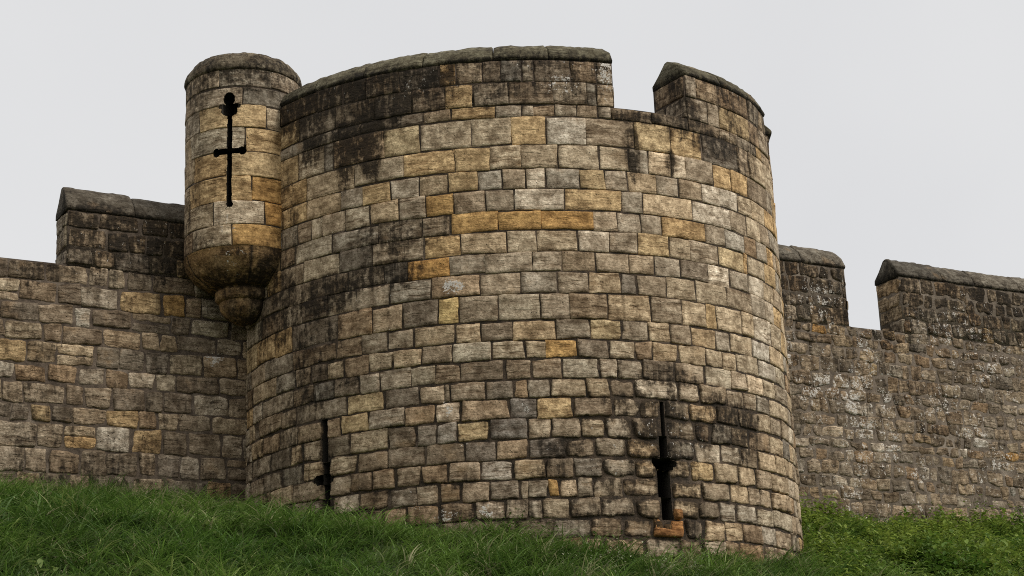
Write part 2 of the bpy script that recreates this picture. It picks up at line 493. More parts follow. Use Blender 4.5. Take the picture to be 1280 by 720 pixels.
# openings in the tower face, read as rectangles of the photograph
def hole(x0, x1, y0, y1):
    xm, ym = (x0 + x1) / 2, (y0 + y1) / 2
    z0, z1 = tower_hit(xm, y1)[1], tower_hit(xm, y0)[1]
    zm = (z0 + z1) / 2
    return (u_at(x0, zm), u_at(x1, zm), z0, z1)
SLIT_L = [hole(402.5, 410, 524, 578), hole(404, 413, 578, 652), hole(393, 418, 592, 606)]
SLIT_R = [hole(825.5, 830.5, 502, 545), hole(824, 834, 545, 572), hole(815, 845, 572, 588), hole(822, 838, 588, 622), hole(827, 840, 622, 650)]
HOLES = SLIT_L + SLIT_R
SLOTS = SLIT_L[:2] + [SLIT_R[0], SLIT_R[1], SLIT_R[3], SLIT_R[4]]      # the upright slots part the stones; the cross arms are broken through them
def near_cut(u, v):
    r = np.zeros(np.shape(u), bool)
    for (a, b, c, d) in (SLIT_L[2], SLIT_R[2]):
        q = np.abs((u - (a + b) / 2) / ((b - a) / 2)) ** 2.4 + np.abs((v - (c + d) / 2) / ((d - c) / 2 * 1.1)) ** 2.4
        r |= q + .5 * noise(u * 14, v * 14, 0, 77) < 1
    return r

# black crust and lichen on the tower, with painted shade below the turret, each patch at its own place on the stone (centre and radii in photo pixels)
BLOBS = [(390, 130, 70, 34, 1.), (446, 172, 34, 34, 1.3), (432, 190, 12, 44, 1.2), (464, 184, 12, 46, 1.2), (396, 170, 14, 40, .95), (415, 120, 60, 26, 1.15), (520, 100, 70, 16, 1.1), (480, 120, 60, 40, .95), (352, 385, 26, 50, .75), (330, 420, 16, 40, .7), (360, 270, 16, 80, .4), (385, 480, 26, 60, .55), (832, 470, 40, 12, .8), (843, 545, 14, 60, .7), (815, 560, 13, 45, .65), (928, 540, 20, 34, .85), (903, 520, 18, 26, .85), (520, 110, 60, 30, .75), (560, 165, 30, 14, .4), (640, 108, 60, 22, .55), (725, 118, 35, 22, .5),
         (790, 185, 11, 34, .95), (800, 148, 40, 10, .9), (838, 205, 8, 20, .7), (850, 145, 35, 40, .75), (890, 180, 32, 20, .8), (925, 170, 22, 50, .55),
         (480, 300, 40, 26, .62), (540, 290, 26, 22, .45), (470, 345, 60, 18, .8), (405, 368, 40, 26, .8), (395, 420, 30, 22, .7), (360, 470, 30, 40, .35),
         (385, 500, 30, 14, .6), (430, 478, 22, 9, .6), (700, 560, 32, 12, .75), (690, 585, 20, 12, .6), (640, 640, 70, 16, .35), (790, 500, 46, 12, .6),
         (820, 475, 26, 8, .5), (800, 545, 30, 50, .55), (770, 600, 30, 20, .5), (850, 600, 26, 40, .5), (905, 525, 34, 30, .6), (925, 550, 20, 18, .7),
         (878, 540, 14, 30, .6), (760, 640, 60, 18, .45), (845, 655, 36, 18, .6), (930, 520, 18, 14, .8), (560, 600, 30, 20, .3), (470, 620, 30, 30, .3)]
WHITES = [(566, 358, 16, 12, 1.), (560, 512, 9, 16, .7), (655, 510, 9, 10, .6), (590, 560, 20, 10, .4), (610, 640, 14, 9, .6), (560, 645, 16, 8, .5), (690, 562, 20, 6, .35),
          (800, 540, 90, 60, .25), (860, 480, 60, 40, .15), (700, 110, 30, 20, .5), (520, 120, 70, 30, .33), (760, 100, 14, 40, .55),
          (880, 540, 50, 60, .15), (780, 210, 30, 30, .3), (830, 100, 20, 30, .3)]
def conv(B):
    r = []
    for (x, y, a, b, s) in B:
        u, z = tower_hit(x, y)
        u2 = u_at(min(x + a * .5, 955), z); u1 = u_at(max(x - a * .5, 330), z)
        r.append((u, z, max((u2 - u1), .08), b * .0138, s))
    return r
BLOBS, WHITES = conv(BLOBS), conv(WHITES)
def tower_wear_shade(U, V):
    s = .10 + .16 * fbm(U * .7, V * .5, 0, 11) + .16 * np.clip(fbm(U * 2.6, V * .35, 0, 12), 0, 1)
    s = s + .42 * sstep(Z_SILL - .25, Z_EAVE - .1, V) * (1 - sstep(1.4, 4.5, U) * .35) * (.75 + .5 * fbm(U * 1.3, V * .6, 0, 21))
    s = s + .22 * sstep(Z_SILL + .1, Z_EAVE, V)
    s = s + .2 * sstep(-1.0, -4.2, U) * sstep(CZ[5], CZ[14], V) * 1.0  # lower left darkened: shade of that side put into the stain
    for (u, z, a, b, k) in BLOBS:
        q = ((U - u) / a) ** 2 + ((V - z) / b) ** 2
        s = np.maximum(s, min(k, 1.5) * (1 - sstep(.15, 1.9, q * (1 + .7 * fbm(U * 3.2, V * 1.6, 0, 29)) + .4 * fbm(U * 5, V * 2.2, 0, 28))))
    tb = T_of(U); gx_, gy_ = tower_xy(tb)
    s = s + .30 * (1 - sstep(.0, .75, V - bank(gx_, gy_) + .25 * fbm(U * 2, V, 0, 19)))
    l = .22 + .18 * fbm(U * .9, V * .9, 3, 13) + .2 * sstep(CZ[14], CZ[21], V) + (.34 * sstep(Z_SILL, Z_EAVE, V))
    for (u, z, a, b, k) in WHITES:
        q = ((U - u) / a) ** 2 + ((V - z) / b) ** 2
        l = l + k * (1 - sstep(.2, 1.4, q))
    return np.clip(s, 0, 1.6), np.clip(l, 0, 1.2)

tower = empty('round_tower', None, 'round weathered stone tower bulging out between the two walls, with a corbelled turret', 'tower')

U_L, U_R = float(U_of(math.radians(-98))), float(U_of(math.radians(122)))
WGT_UP = dict(t=4, g=4, y=2.4, w=1.2, b=.6)
WGT_LO = dict(g=5, t=3.2, b=2, d=1.2, w=1, y=.8)
# merlons round the top: (theta0, theta1)
uA1 = u_at(766, CZ[1]); uB0 = u_at(856, CZ[1]); uB1 = float(U_of(math.radians(74)))
uC0, uC1 = float(U_of(math.radians(86))), float(U_of(math.radians(124)))
MERLONS = [(U_L, uA1), (uB0, uB1), (uC0, uC1)]
PT = .84                                                   # parapet thickness

def tower_course(mb, i, u0, u1, holes=()):
    rj = [q for q in row_joints(i) if u0 + .06 < q[0] < u1 - .06]
    pts = []
    up_ = i < 12
    wg = WGT_UP if up_ else WGT_LO
    lo, hi = (.42, .95) if i in (1, 3, 4) else ((.36, .8) if up_ else (.3, .68))
    if rj:
        left = cuts(u0, rj[0][0], lo, hi) if rj[0][0] - u0 > .12 else [u0, rj[0][0]]
        pts += [(x, None) for x in left[:-1]]
        pts += rj
        right = cuts(rj[-1][0], u1, lo * .8, hi * .8) if u1 - rj[-1][0] > .12 else [rj[-1][0], u1]
        pts += [(x, None) for x in right[1:]]
    else:
        pts = [(x, None) for x in cuts(u0, u1, lo, hi)]
    for (a, ca), (b, cb) in zip(pts[:-1], pts[1:]):
        if b - a < .06: continue
        # right part of the tower's foot and the stones about the slits are the most worn
        um = (a + b) / 2
        worn = .16 + .42 * sstep(CZ[8], CZ[18], (CZ[i] + CZ[i + 1]) / 2) + .55 * math.exp(-((um - 2.3) / 1.1) ** 2) * float(sstep(CZ[13], CZ[17], CZ[i]))
        tone = TONES[ca] if ca and ca in TONES else pick(wg)
        for (p, q, r, s) in split_holes(a, b, CZ[i + 1], CZ[i], holes):
            rr_ = .03 + .62 * worn ** 1.9; gp = .007 + .014 * worn
            stone(mb, tower_map, p, q, r, s, tone, gap=gp, depth=.011 + .022 * worn, rough=.3 + .85 * worn, rnd=rr_, cell=.02 if any(p < h[1] + .05 and q > h[0] - .05 and r < h[3] + .05 and s > h[2] - .05 for h in (SLIT_L[2], SLIT_R[2])) else .055, edge=.15 + .75 * max(worn - .35, 0), wearf=tower_wear_shade, cutf=near_cut if abs(um - 2.2) < 1.3 or abs(um + 3.4) < 1.3 else None)

# --- tower body
mb = MB()
u_edges = np.linspace(_ul[0], _ul[-1], 241)
he = [h[k] for h in HOLES for k in (0, 1)]
u_edges = np.unique(np.round(np.concatenate([u_edges, he]), 4))
v_edges = np.unique(np.round(np.concatenate([np.linspace(CZ[-1], Z_SILL, 60), [h[k] for h in HOLES for k in (2, 3)]]), 4))
UU, VV = np.meshgrid(u_edges, v_edges)
uc, vc = (u_edges[1:] + u_edges[:-1]) / 2, (v_edges[1:] + v_edges[:-1]) / 2
keep = np.ones((len(vc), len(uc)), bool)
for (a, b, c, d) in HOLES:
    keep &= ~((uc[None, :] > a) & (uc[None, :] < b) & (vc[:, None] > c) & (vc[:, None] < d))
s_, l_ = tower_wear_shade(UU, VV)
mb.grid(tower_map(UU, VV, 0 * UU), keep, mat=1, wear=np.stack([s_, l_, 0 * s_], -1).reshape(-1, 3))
# wall head, inner face and the walk inside the parapet
ring = np.linspace(-math.pi, math.pi, 121)
def ring_pts(d, z):
    x, y = tower_xy(ring, d); return np.stack([x, y, np.full_like(x, z)], -1)
mb.grid(np.stack([ring_pts(0, Z_SILL), ring_pts(-PT, Z_SILL), ring_pts(-PT, Z_SILL - 1.0), ring_pts(-TR * .8, Z_SILL - 1.0)]), mat=1)
fl = ring_pts(-TR * .8, Z_SILL - 1.0)[:-1]
mb.add(fl, [tuple(range(len(fl)))], mat=1)
for i in range(2, len(CZ) - 1):
    tower_course(mb, i, U_L, U_R, SLOTS)
mb.build('wall', [M_ash, M_mor], tower)

# --- arrow slits: dark splayed recesses behind the openings
def slit(hs, name, label):
    b = MB()
    for (u0, u1, v0, v1) in hs:
        c = []
        for d, e in ((-.012, .0), (-.75, .12)):
            c.append([tower_map(np.array([u]), np.array([v]), np.array([d]))[0] for u, v in ((u0 - e, v0), (u1 + e, v0), (u1 + e, v1), (u0 - e, v1))])
        c = np.array(c).reshape(8, 3)
        b.add(c, [(4, 5, 6, 7), (0, 4, 7, 3), (1, 2, 6, 5), (0, 1, 5, 4), (3, 7, 6, 2)], mat=0)
    o = b.build(name, M_dark, tower, smooth=False)
    o['label'] = label
slit(SLIT_L, 'arrow_slit', 'narrow arrow slit at the tower foot, half hidden by grass')
slit(SLIT_R, 'arrow_slit', 'worn cross-shaped arrow slit with orange bricks at its foot')

# --- saddleback coping on a curve or a line
def coping(mb, mapf, u0, u1, z0, thick, hgt, over=.05, lip=.11, seg=1.1, tone=(.145, .135, .092), wob=.015, stain=.62, lich=.35, uend=0.):
    n = max(1, int(round((u1 - u0) / seg)))
    ed = np.linspace(u0, u1, n + 1)
    ed[1:-1] += rng.normal(0, .08, n - 1)
    # section from the outer eave over the ridge to the inner eave
    prof = [(over - .03, -.005), (over, .02), (over + .012, lip * .6), (over - .005, lip), (-.06, lip + (hgt - lip) * .42), (-thick * .3, lip + (hgt - lip) * .8), (-thick * .44, hgt * .985), (-thick * .5, hgt),
            (-thick * .57, hgt * .98), (-thick * .8, lip + (hgt - lip) * .45), (-thick - over, lip), (-thick - over, 0), (-thick - over + .03, -.005)]
    pr = np.array(prof)
    for k in range(n):
        a, b = ed[k] + (.008 if k else -uend), ed[k + 1] - (.008 if k < n - 1 else -uend)
        us = np.concatenate([[a], np.linspace(a + .02, b - .02, max(3, int((b - a) / .07))), [b]])
        dz = rng.normal(0, .012)
        U, Vd = np.meshgrid(us, pr[:, 0]); _, Vz = np.meshgrid(us, pr[:, 1])
        en = np.minimum(U - a, b - U)
        sh = 1 - .05 * (1 - sstep(0, .03, en))
        nz = wob * fbm(U * 5, Vz * 6 + Vd * 6, k * 3.3, 31) + wob * .7 * noise(U * 17, Vd * 14, Vz * 14, 33)
        D = Vd * sh + nz * .8 - (1 - sh) * thick * .5
        Z = z0 + Vz * sh + nz * (Vz > .03) + dz * (Vz / hgt)
        P = mapf(U, Z, D)
        W = np.zeros(P.shape); W[..., 2] = rng.random()
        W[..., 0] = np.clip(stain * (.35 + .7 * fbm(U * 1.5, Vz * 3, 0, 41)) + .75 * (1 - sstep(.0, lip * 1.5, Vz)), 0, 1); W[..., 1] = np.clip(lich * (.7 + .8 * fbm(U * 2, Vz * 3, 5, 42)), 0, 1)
        g2, m2 = P.shape[:2]
        f = [(q * m2 + i, q * m2 + i + 1, (q + 1) * m2 + i + 1, (q + 1) * m2 + i) for q in range(g2 - 1) for i in range(m2 - 1)]
        f.append(tuple(q * m2 for q in range(g2)))                              # end caps
        f.append(tuple(q * m2 + m2 - 1 for q in range(g2 - 1, -1, -1)))
        f += [(i + 1, i, (g2 - 1) * m2 + i, (g2 - 1) * m2 + i + 1) for i in range(m2 - 1)]
        tn = np.array(tone) * (1 + .14 * rng.normal())
        mb.add(P.reshape(-1, 3), f, tone=np.clip(tn, .02, .6), wear=W.reshape(-1, 3))

def merlon_core(mb, mapf, u0, u1, z0, z1, thick, mi=1):
    k = max(2, int((u1 - u0) / .2))
    us = np.linspace(u0, u1, k)
    sec = [(0, z0 - .03), (0, z1), (-thick, z1), (-thick, z0 - .03)]
    P = np.stack([mapf(us, np.full_like(us, z), np.full_like(us, d)) for d, z in sec])
    m = len(us)
    f = [(q * m + i, q * m + i + 1, ((q + 1) % 4) * m + i + 1, ((q + 1) % 4) * m + i) for q in range(4) for i in range(m - 1)]
    f += [tuple(q * m for q in range(4)), tuple(q * m + m - 1 for q in (3, 2, 1, 0))]
    mb.add(P.reshape(-1, 3), f, mat=mi)

for (a, b) in MERLONS:
    mb = MB()
    merlon_core(mb, tower_map, a, b, Z_SILL, Z_EAVE, PT)
    for i in (0, 1): tower_course(mb, i, a, b)
    # the end face that looks back across the gap
    for ue, sg in ((a, -1), (b, 1)):
        for i in (0, 1):
            ew = lambda p, q: (np.full(np.shape(p), .62) + .2 * fbm(p * 3, q * 2, 0, 51), np.full(np.shape(p), .4))
            fmap = (lambda p, q, d, ue=ue, sg=sg: tower_map(np.full(np.shape(p), ue) + sg * d, q, -p)) if sg > 0 else (lambda p, q, d, ue=ue: tower_map(np.full(np.shape(p), ue) - d, q, -(PT - p)))
            sp = [0, .3, PT] if i else [0, PT]
            for p0, p1 in zip(sp[:-1], sp[1:]):
                stone(mb, fmap, p0, p1, CZ[i + 1], CZ[i], TONES['g'], gap=.02, rough=.6, rnd=.4, wearf=ew)
    mo = mb.build('merlon', [M_ash, M_mor], tower)
    cb = MB()
    coping(cb, tower_map, a, b, Z_EAVE, PT, .43, over=.075 if a > 5 else .024, lip=.085, uend=.012)
    cb.build('coping', M_cop, mo)

# orange bricks wedged under the right slit
bz = tower_hit(832, 668)[1]
bk = MB()
for (x0, x1, y0, y1) in ((817, 826, 650, 671), (838, 853, 650, 671), (817, 853, 662, 672), (841, 851, 636, 649)):
    u0, u1, z0, z1 = hole(x0, x1, y0, y1)
    stone(bk, tower_map, u0, u1, z0, z1, (.36, .185, .075), gap=.006, depth=.05, rough=.9, rnd=.3, cell=.04, wearf=lambda p, q: (np.full(np.shape(p), .12), np.full(np.shape(p), .1)))
bk.build('brick_patch', M_ash, tower)

# ------------------------------------------------------------------ the turret in the corner
QX, QY, QR = -4.75, 30.90, 1.03
def turret_z(y, x=292, r=QR):
    d = ray(x, y)
    a = d[0] ** 2 + d[1] ** 2; b = -2 * (d[0] * QX + d[1] * QY); c = QX ** 2 + QY ** 2 - r * r
    t = (-b - math.sqrt(max(b * b - 4 * a * c, 0))) / 2 / a
    return d[2] * t + ZO
def turret_ang(x, z, r=QR):
    t = np.radians(np.linspace(-80, 70, 300))
    P = np.stack([QX + r * np.sin(t), QY - r * np.cos(t), np.full_like(t, z)], -1) - EYE
    return float(np.interp(x, 640 + F * (P @ rt) / (P @ fw), t))
TYC = [86, 108, 131, 159, 189, 220, 251, 280, 307]
TZ = [turret_z(y) for y in TYC]
def turret_map(u, v, d):
    t = u / QR
    return np.stack([QX + (QR + d) * np.sin(t), QY - (QR + d) * np.cos(t), v + 0 * t], -1)
def thole(x0, x1, y0, y1):
    z0, z1 = turret_z(y1), turret_z(y0)
    zm = (z0 + z1) / 2
    return (turret_ang(x0, zm) * QR, turret_ang(x1, zm) * QR, z0, z1)
def disc(x, y, rx, ry):
    z = turret_z(y); return (turret_ang(x, z) * QR, z, rx * .0146, ry * .0146)
T_SLOT = [thole(284, 290.3, 128, 256), thole(272, 302, 185.5, 192.5)]
T_DISC = [disc(287, 124, 7, 9), disc(278, 132.5, 5, 3), disc(296, 132.5, 5, 3), disc(287, 138, 10, 8), disc(271, 189.5, 4.6, 5.6), disc(303, 188.5, 5.2, 5.4), disc(287.3, 255, 4, 4.5)]
T_H = [thole(277, 298, 114, 144), thole(283, 292, 144, 185), thole(264, 310, 181, 197), thole(283, 292, 197, 260)]
def turret_cut(u, v):
    r = np.zeros(np.shape(u), bool)
    j = .006 * noise(u * 7, v * 7, 0, 66)
    for (a, b_, c, d) in T_SLOT: r |= (u > a + j) & (u < b_ + j) & (v > c) & (v < d)
    for (a, z, p, q) in T_DISC: r |= ((u - a) / p) ** 2 + ((v - z) / q) ** 2 + 6 * j < 1
    return r
def turret_wear(U, V):
    s = .12 + .12 * fbm(U * 1.2, V * .8, 0, 61) + .55 * sstep(TZ[3] + .1, TZ[0], V) * (.8 + .4 * fbm(U * 2, V, 0, 62)) + .25 * sstep(0, -1.2, U)
    s = s + .2 * sstep(TZ[7] + .02, TZ[8], V) - 0
    l = .2 + .35 * sstep(TZ[3], TZ[0], V) + .55 * np.exp(-((U + .1) / .45) ** 2) * np.exp(-((V - (TZ[6] + TZ[8]) / 2) / .35) ** 2)
    return np.clip(s, 0, 1), np.clip(l, 0, 1)
mb = MB()
ue = np.unique(np.round(np.concatenate([np.linspace(-math.pi * QR, math.pi * QR, 97)] + [[h[0], h[1]] for h in T_H]), 4))
ve = np.unique(np.round(np.concatenate([[TZ[-1], TZ[0]]] + [[h[2], h[3]] for h in T_H]), 4))
UU, VV = np.meshgrid(ue, ve)
uc, vc = (ue[1:] + ue[:-1]) / 2, (ve[1:] + ve[:-1]) / 2
keep = np.ones((len(vc), len(uc)), bool)
for (a, b, c, d) in T_H:
    keep &= ~((uc[None, :] > a) & (uc[None, :] < b) & (vc[:, None] > c) & (vc[:, None] < d))
mb.grid(turret_map(UU, VV, 0 * UU), keep, mat=1)
prev = ()
TT = ['gggkg', 'ggggk', 'gtyyt', 'ttyyy', 'tyyyy', 'tyyyo', 'twwyo', 'bttoo']
for i in range(8):
    js = cuts(-2.9, 2.9, .7, 1.3, prev); prev = js
    for a, b in zip(js[:-1], js[1:]):
        k = int(np.clip((a + b) / 2 / .4 + 2.5, 0, 4))
        near = a < .25 and b > -.75 and i < 7
        stone(mb, turret_map, a, b, TZ[i + 1], TZ[i], TONES[TT[i][k]], gap=.008, depth=.012, rough=.42, rnd=.04, cell=.012 if near else .055, wearf=turret_wear, cutf=turret_cut if near else None)
turret = mb.build('turret', [M_ash, M_mor], tower)
turret['label'] = 'slim round turret corbelled out high in the corner, with a cross-shaped arrow slit'
b = MB()
for (u0, u1, v0, v1) in T_H:
    c = np.array([[turret_map(np.array([u]), np.array([v]), np.array([d]))[0] for u, v in ((u0, v0), (u1, v0), (u1, v1), (u0, v1))] for d in (-.012, -.55)]).reshape(8, 3)
    b.add(c, [(4, 5, 6, 7), (0, 4, 7, 3), (1, 2, 6, 5), (0, 1, 5, 4), (3, 7, 6, 2)])
b.build('arrow_slit', M_dark, turret, smooth=False)
# cap: a drip course with a low stone dome
b = MB()
z0 = TZ[0]
prof = [(QR - .02, -.01), (QR + .02, .0), (QR + .035, .04), (QR + .03, .09), (QR + .0, .17), (QR - .06, .27), (QR - .14, .36), (QR - .26, .415), (QR - .40, .40), (QR - .5, .02)]
ta = np.linspace(-math.pi, math.pi, 120)
A, Rg = np.meshgrid(ta, [p[0] for p in prof]); _, Zg = np.meshgrid(ta, [p[1] for p in prof])
nz = .02 * fbm(np.sin(A) * 4, np.cos(A) * 4, Zg * 6 + Rg * 3, 71) + .012 * noise(np.sin(A) * 14, np.cos(A) * 14, Rg * 9, 72)
Rg = Rg + nz; Zg = Zg + nz * .8
P = np.stack([QX + Rg * np.sin(A), QY - Rg * np.cos(A), z0 + Zg], -1)
W = np.zeros(P.shape); W[..., 0] = .5 + .3 * fbm(np.sin(A) * 3, np.cos(A) * 3, Zg * 3, 73); W[..., 1] = .45; W[..., 2] = .4
f = [(q * 120 + i, q * 120 + i + 1, (q + 1) * 120 + i + 1, (q + 1) * 120 + i) for q in range(len(prof) - 1) for i in range(119)]
b.add(P.reshape(-1, 3), f, tone=(.19, .165, .12), wear=W.reshape(-1, 3))
cap_in = np.array([[QX + (QR - .49) * math.sin(t), QY - (QR - .49) * math.cos(t), z0 + .03] for t in ta[:-1]])
b.add(cap_in, [tuple(range(119))], tone=(.1, .09, .07), wear=(.6, .2, .3))
b.build('coping', M_cop, turret)
# corbel: bowl, neck ring and pendant cone, turned about the turret's axis
def cz(y, r): return turret_z(y, 300, r)
CP = [(QR + .02, TZ[8] + .004), (QR + .01, TZ[8] - .02), (QR - .02, cz(318, 1.0)), (.88, cz(334, .88)), (.73, cz(345, .73)), (.62, cz(352, .62)), (.50, cz(356, .5)), (.485, cz(357.5, .485)),
      (.50, cz(359, .5)), (.49, cz(368, .49)), (.45, cz(371, .45)), (.415, cz(372.5, .415)), (.42, cz(374, .42)), (.40, cz(382, .4)), (.31, cz(392, .31)), (.17, cz(401, .17)), (.05, cz(407, .05)), (.004, cz(409, .01))]
b = MB()
NA = 140
ta = np.linspace(-math.pi, math.pi, NA)
A, Rg = np.meshgrid(ta, [p[0] for p in CP]); _, Zg = np.meshgrid(ta, [p[1] for p in CP])
# fine rows
tt = np.linspace(0, len(CP) - 1, 70)
rr_ = np.interp(tt, range(len(CP)), [p[0] for p in CP]); zz_ = np.interp(tt, range(len(CP)), [p[1] for p in CP])
A, Rg = np.meshgrid(ta, rr_); _, Zg = np.meshgrid(ta, zz_)
jn = np.zeros_like(A)
for aj, zlo in ((turret_ang(316, TZ[8]), CP[6][1]), (turret_ang(255, TZ[8]) - .5, CP[6][1])):
    jn = np.maximum(jn, (np.abs(A - aj) < .018) * (Zg > zlo))
nz = .010 * fbm(np.sin(A) * 3.5, np.cos(A) * 3.5, Zg * 5, 81) + .005 * noise(np.sin(A) * 20, np.cos(A) * 20, Zg * 22, 82)
Rg = np.maximum(Rg + nz * np.minimum(Rg * 3, 1) - .012 * jn, .002)
P = np.stack([QX + Rg * np.sin(A), QY - Rg * np.cos(A), Zg], -1)
ky = fbm(np.sin(A) * 1.6, np.cos(A) * 1.6, Zg * 1.5, 84)
T = np.array((.40, .275, .15))[None, None] * (.8 + .0 * A[..., None]) + np.array((.09, .03, -.02))[None, None] * ky[..., None]
T = np.where(jn[..., None] > .5, np.array((.05, .04, .03)), T)
W = np.zeros(P.shape)
W[..., 0] = np.clip(.4 + .4 * fbm(np.sin(A) * 2, np.cos(A) * 2, Zg * 2, 85) + .5 * sstep(.2, 1.0, A) + .55 * (1 - sstep(CP[6][1] - .02, CP[6][1] + .3, Zg)) * (Zg > CP[6][1] - .03) + .5 * (1 - sstep(CP[-1][1], CP[-1][1] + .4, Zg)), 0, 1); W[..., 1] = np.clip(.25 + .5 * np.exp(-((A + .1) / .35) ** 2) * (Zg > CP[4][1]), 0, 1); W[..., 2] = .7  # black staining, with shade under the turret painted into it
f = [(q * NA + i + 1, q * NA + i, (q + 1) * NA + i, (q + 1) * NA + i + 1) for q in range(69) for i in range(NA - 1)]
f = [q[::-1] for q in f][::1]
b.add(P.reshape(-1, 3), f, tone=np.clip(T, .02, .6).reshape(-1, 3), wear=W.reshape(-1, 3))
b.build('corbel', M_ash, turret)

# ------------------------------------------------------------------ the curtain walls
def wall_map(u, v, d):
    return np.stack([P0[0] + WD[0] * u + WN[0] * d, P0[1] + WD[1] * u + WN[1] * d, v + 0 * u], -1)
def wall_hit(x, y, d=0.):
    q = ray(x, y); p0 = P0 + WN * d
    t = (p0 @ WN) / (q[:2] @ WN)
    p = q * t
    return float((p[:2] - P0) @ WD), p[2] + ZO
def end_map(ue, sg, thick):
    if sg < 0: return lambda p, q, d: wall_map(np.full(np.shape(p), ue) - d, q, -(thick - p))
    return lambda p, q, d: wall_map(np.full(np.shape(p), ue) + d, q, -p)

def curtain(thing, u0, u1, zb, zsill, zeave, merl, thick, mt, weights, hgts, wid, gap, rough, rnd, depth, wearf, chgt, cell, mortar, accents=(), ctone=(.14, .125, .10), dim=1.):
    mb = MB()
    # core
    k = max(2, int((u1 - u0) / .5))
    us = np.linspace(u0, u1, k)
    sec = [(0, zb), (0, zsill), (-thick, zsill), (-thick, zb)]
    P = np.stack([wall_map(us, np.full_like(us, z), np.full_like(us, d)) for d, z in sec]); m = k
    f = [(q * m + i, q * m + i + 1, (q + 1) * m + i + 1, (q + 1) * m + i) for q in range(3) for i in range(m - 1)]
    f += [tuple(q * m for q in range(4)), tuple(q * m + m - 1 for q in (3, 2, 1, 0))]
    mb.add(P.reshape(-1, 3), f, mat=1)
    zs = [zsill]
    while zs[-1] > zb + .2: zs.append(zs[-1] - (hgts[0] + (hgts[1] - hgts[0]) * rng.random()))
    prev = ()
    def lay(mb, z1, z0, a, b, prev):
        js = cuts(a, b, wid[0], wid[1], prev)
        for p, q in zip(js[:-1], js[1:]):
            tone = np.array(pick(weights)) * dim
            for (ax, az, t) in accents:
                if p < ax < q and z0 < az < z1: tone = np.array(t) * dim
            if rng.random() < .05 and z1 - z0 > .33:                  # two thin stones in place of one
                zm = (z0 + z1) / 2 + rng.normal() * .02
                stone(mb, wall_map, p, q, z0, zm, tone, gap, depth, rough, rnd, cell, wearf)
                stone(mb, wall_map, p, q, zm, z1, pick(weights), gap, depth, rough, rnd, cell, wearf)
            else:
                stone(mb, wall_map, p, q, z0 + rng.normal() * .008, z1 + rng.normal() * .008, tone, gap, depth, rough, rnd, cell, wearf)
        return js
    for z1, z0 in zip(zs[:-1], zs[1:]): prev = lay(mb, z1, z0, u0, u1, prev)
    mb.build('wall', [mt, mortar], thing)
    for (a, b) in merl:
        mb = MB()
        merlon_core(mb, wall_map, a, b, zsill, zeave, thick)
        n = max(2, int(round((zeave - zsill) / ((hgts[0] + hgts[1]) / 2))))
        ez = np.linspace(zsill, zeave, n + 1); ez[1:-1] += rng.normal(0, .02, n - 1)
        pv = ()
        for q in range(n):
            pv = lay(mb, ez[q + 1], ez[q], a, b, pv)
            for ue, sg in ((a, -1), (b, 1)):
                sp = [0, thick] if q % 2 else [0, thick * (.4 + .2 * rng.random()), thick]
                for p0, p1 in zip(sp[:-1], sp[1:]):
                    stone(mb, end_map(ue, sg, thick), p0, p1, ez[q], ez[q + 1], pick(weights), gap, depth, rough, rnd, cell, lambda p_, q_: (np.full(np.shape(p_), .5), np.full(np.shape(p_), .35)))
        mo = mb.build('merlon', [mt, mortar], thing)
        cb = MB()
        coping(cb, wall_map, a, b, zeave, thick, chgt, over=.03, lip=.09, seg=1.25, tone=ctone, wob=.013, stain=.62, lich=.4, uend=.03)
        cb.build('coping', M_cop, mo)

LS = 9.47 + ZO; LE = wall_hit(150, 270)[1]; LRG = wall_hit(155, 244, -.24)[1]
def left_wear(U, V):
    s = .2 + .3 * fbm(U * .9, V * .9, 0, 91) + .3 * (1 - sstep(0, .7, V - 5.4 - ZO)) + .8 * sstep(LS - .7, LE - .3, V) * (.85 + .4 * fbm(U * 1.6, V, 0, 92))
    s = s - .22 * sstep(-2.2, -.4, U) * sstep(LS - 2.6, LS - .3, V) * (V < LS) + .1
    l = .38 + .4 * fbm(U * .8, V * .8, 4, 93) + .12 * sstep(LS - .9, LS + .4, V)
    uw, zw = WHITE_L
    l = l + .9 * np.exp(-((U - uw) / .22) ** 2 - ((V - zw) / .16) ** 2)
    return np.clip(s, 0, 1), np.clip(l, 0, 1.2)
WHITE_L = wall_hit(267, 447)
acc = [(*wall_hit(230, 381), TONES['o']), (*wall_hit(190, 372), TONES['y']), (*wall_hit(120, 552), TONES['w']), (*wall_hit(165, 553), TONES['y']), (*wall_hit(265, 512), TONES['w']), (*wall_hit(145, 523), TONES['y']),
       (*wall_hit(175, 375), TONES['y']), (*wall_hit(215, 430), TONES['t']), (*wall_hit(250, 345), TONES['y']), (*wall_hit(60, 392), TONES['b']), (*wall_hit(5, 440), TONES['y'])]
uLm = wall_hit(84, 300)[0]
lw = empty('castle_wall', None, 'squared stone wall left of the round tower, one dark merlon beside the turret', 'wall')
lw['kind'] = 'thing'
curtain(lw, -17., .9, 4.6 + ZO, LS, LE, [(uLm, .6), (-8.2, -4.95), (-12.6, -9.5), (-17., -13.9)], .68, M_rub, dict(g=6, b=1.6, t=1.6, d=1.6, k=1.4, y=.3, w=.25), (.31, .43), (.3, .78), .014, 1.0, .42, .020, left_wear, LRG - LE, .062, M_mor3, acc, dim=.80)

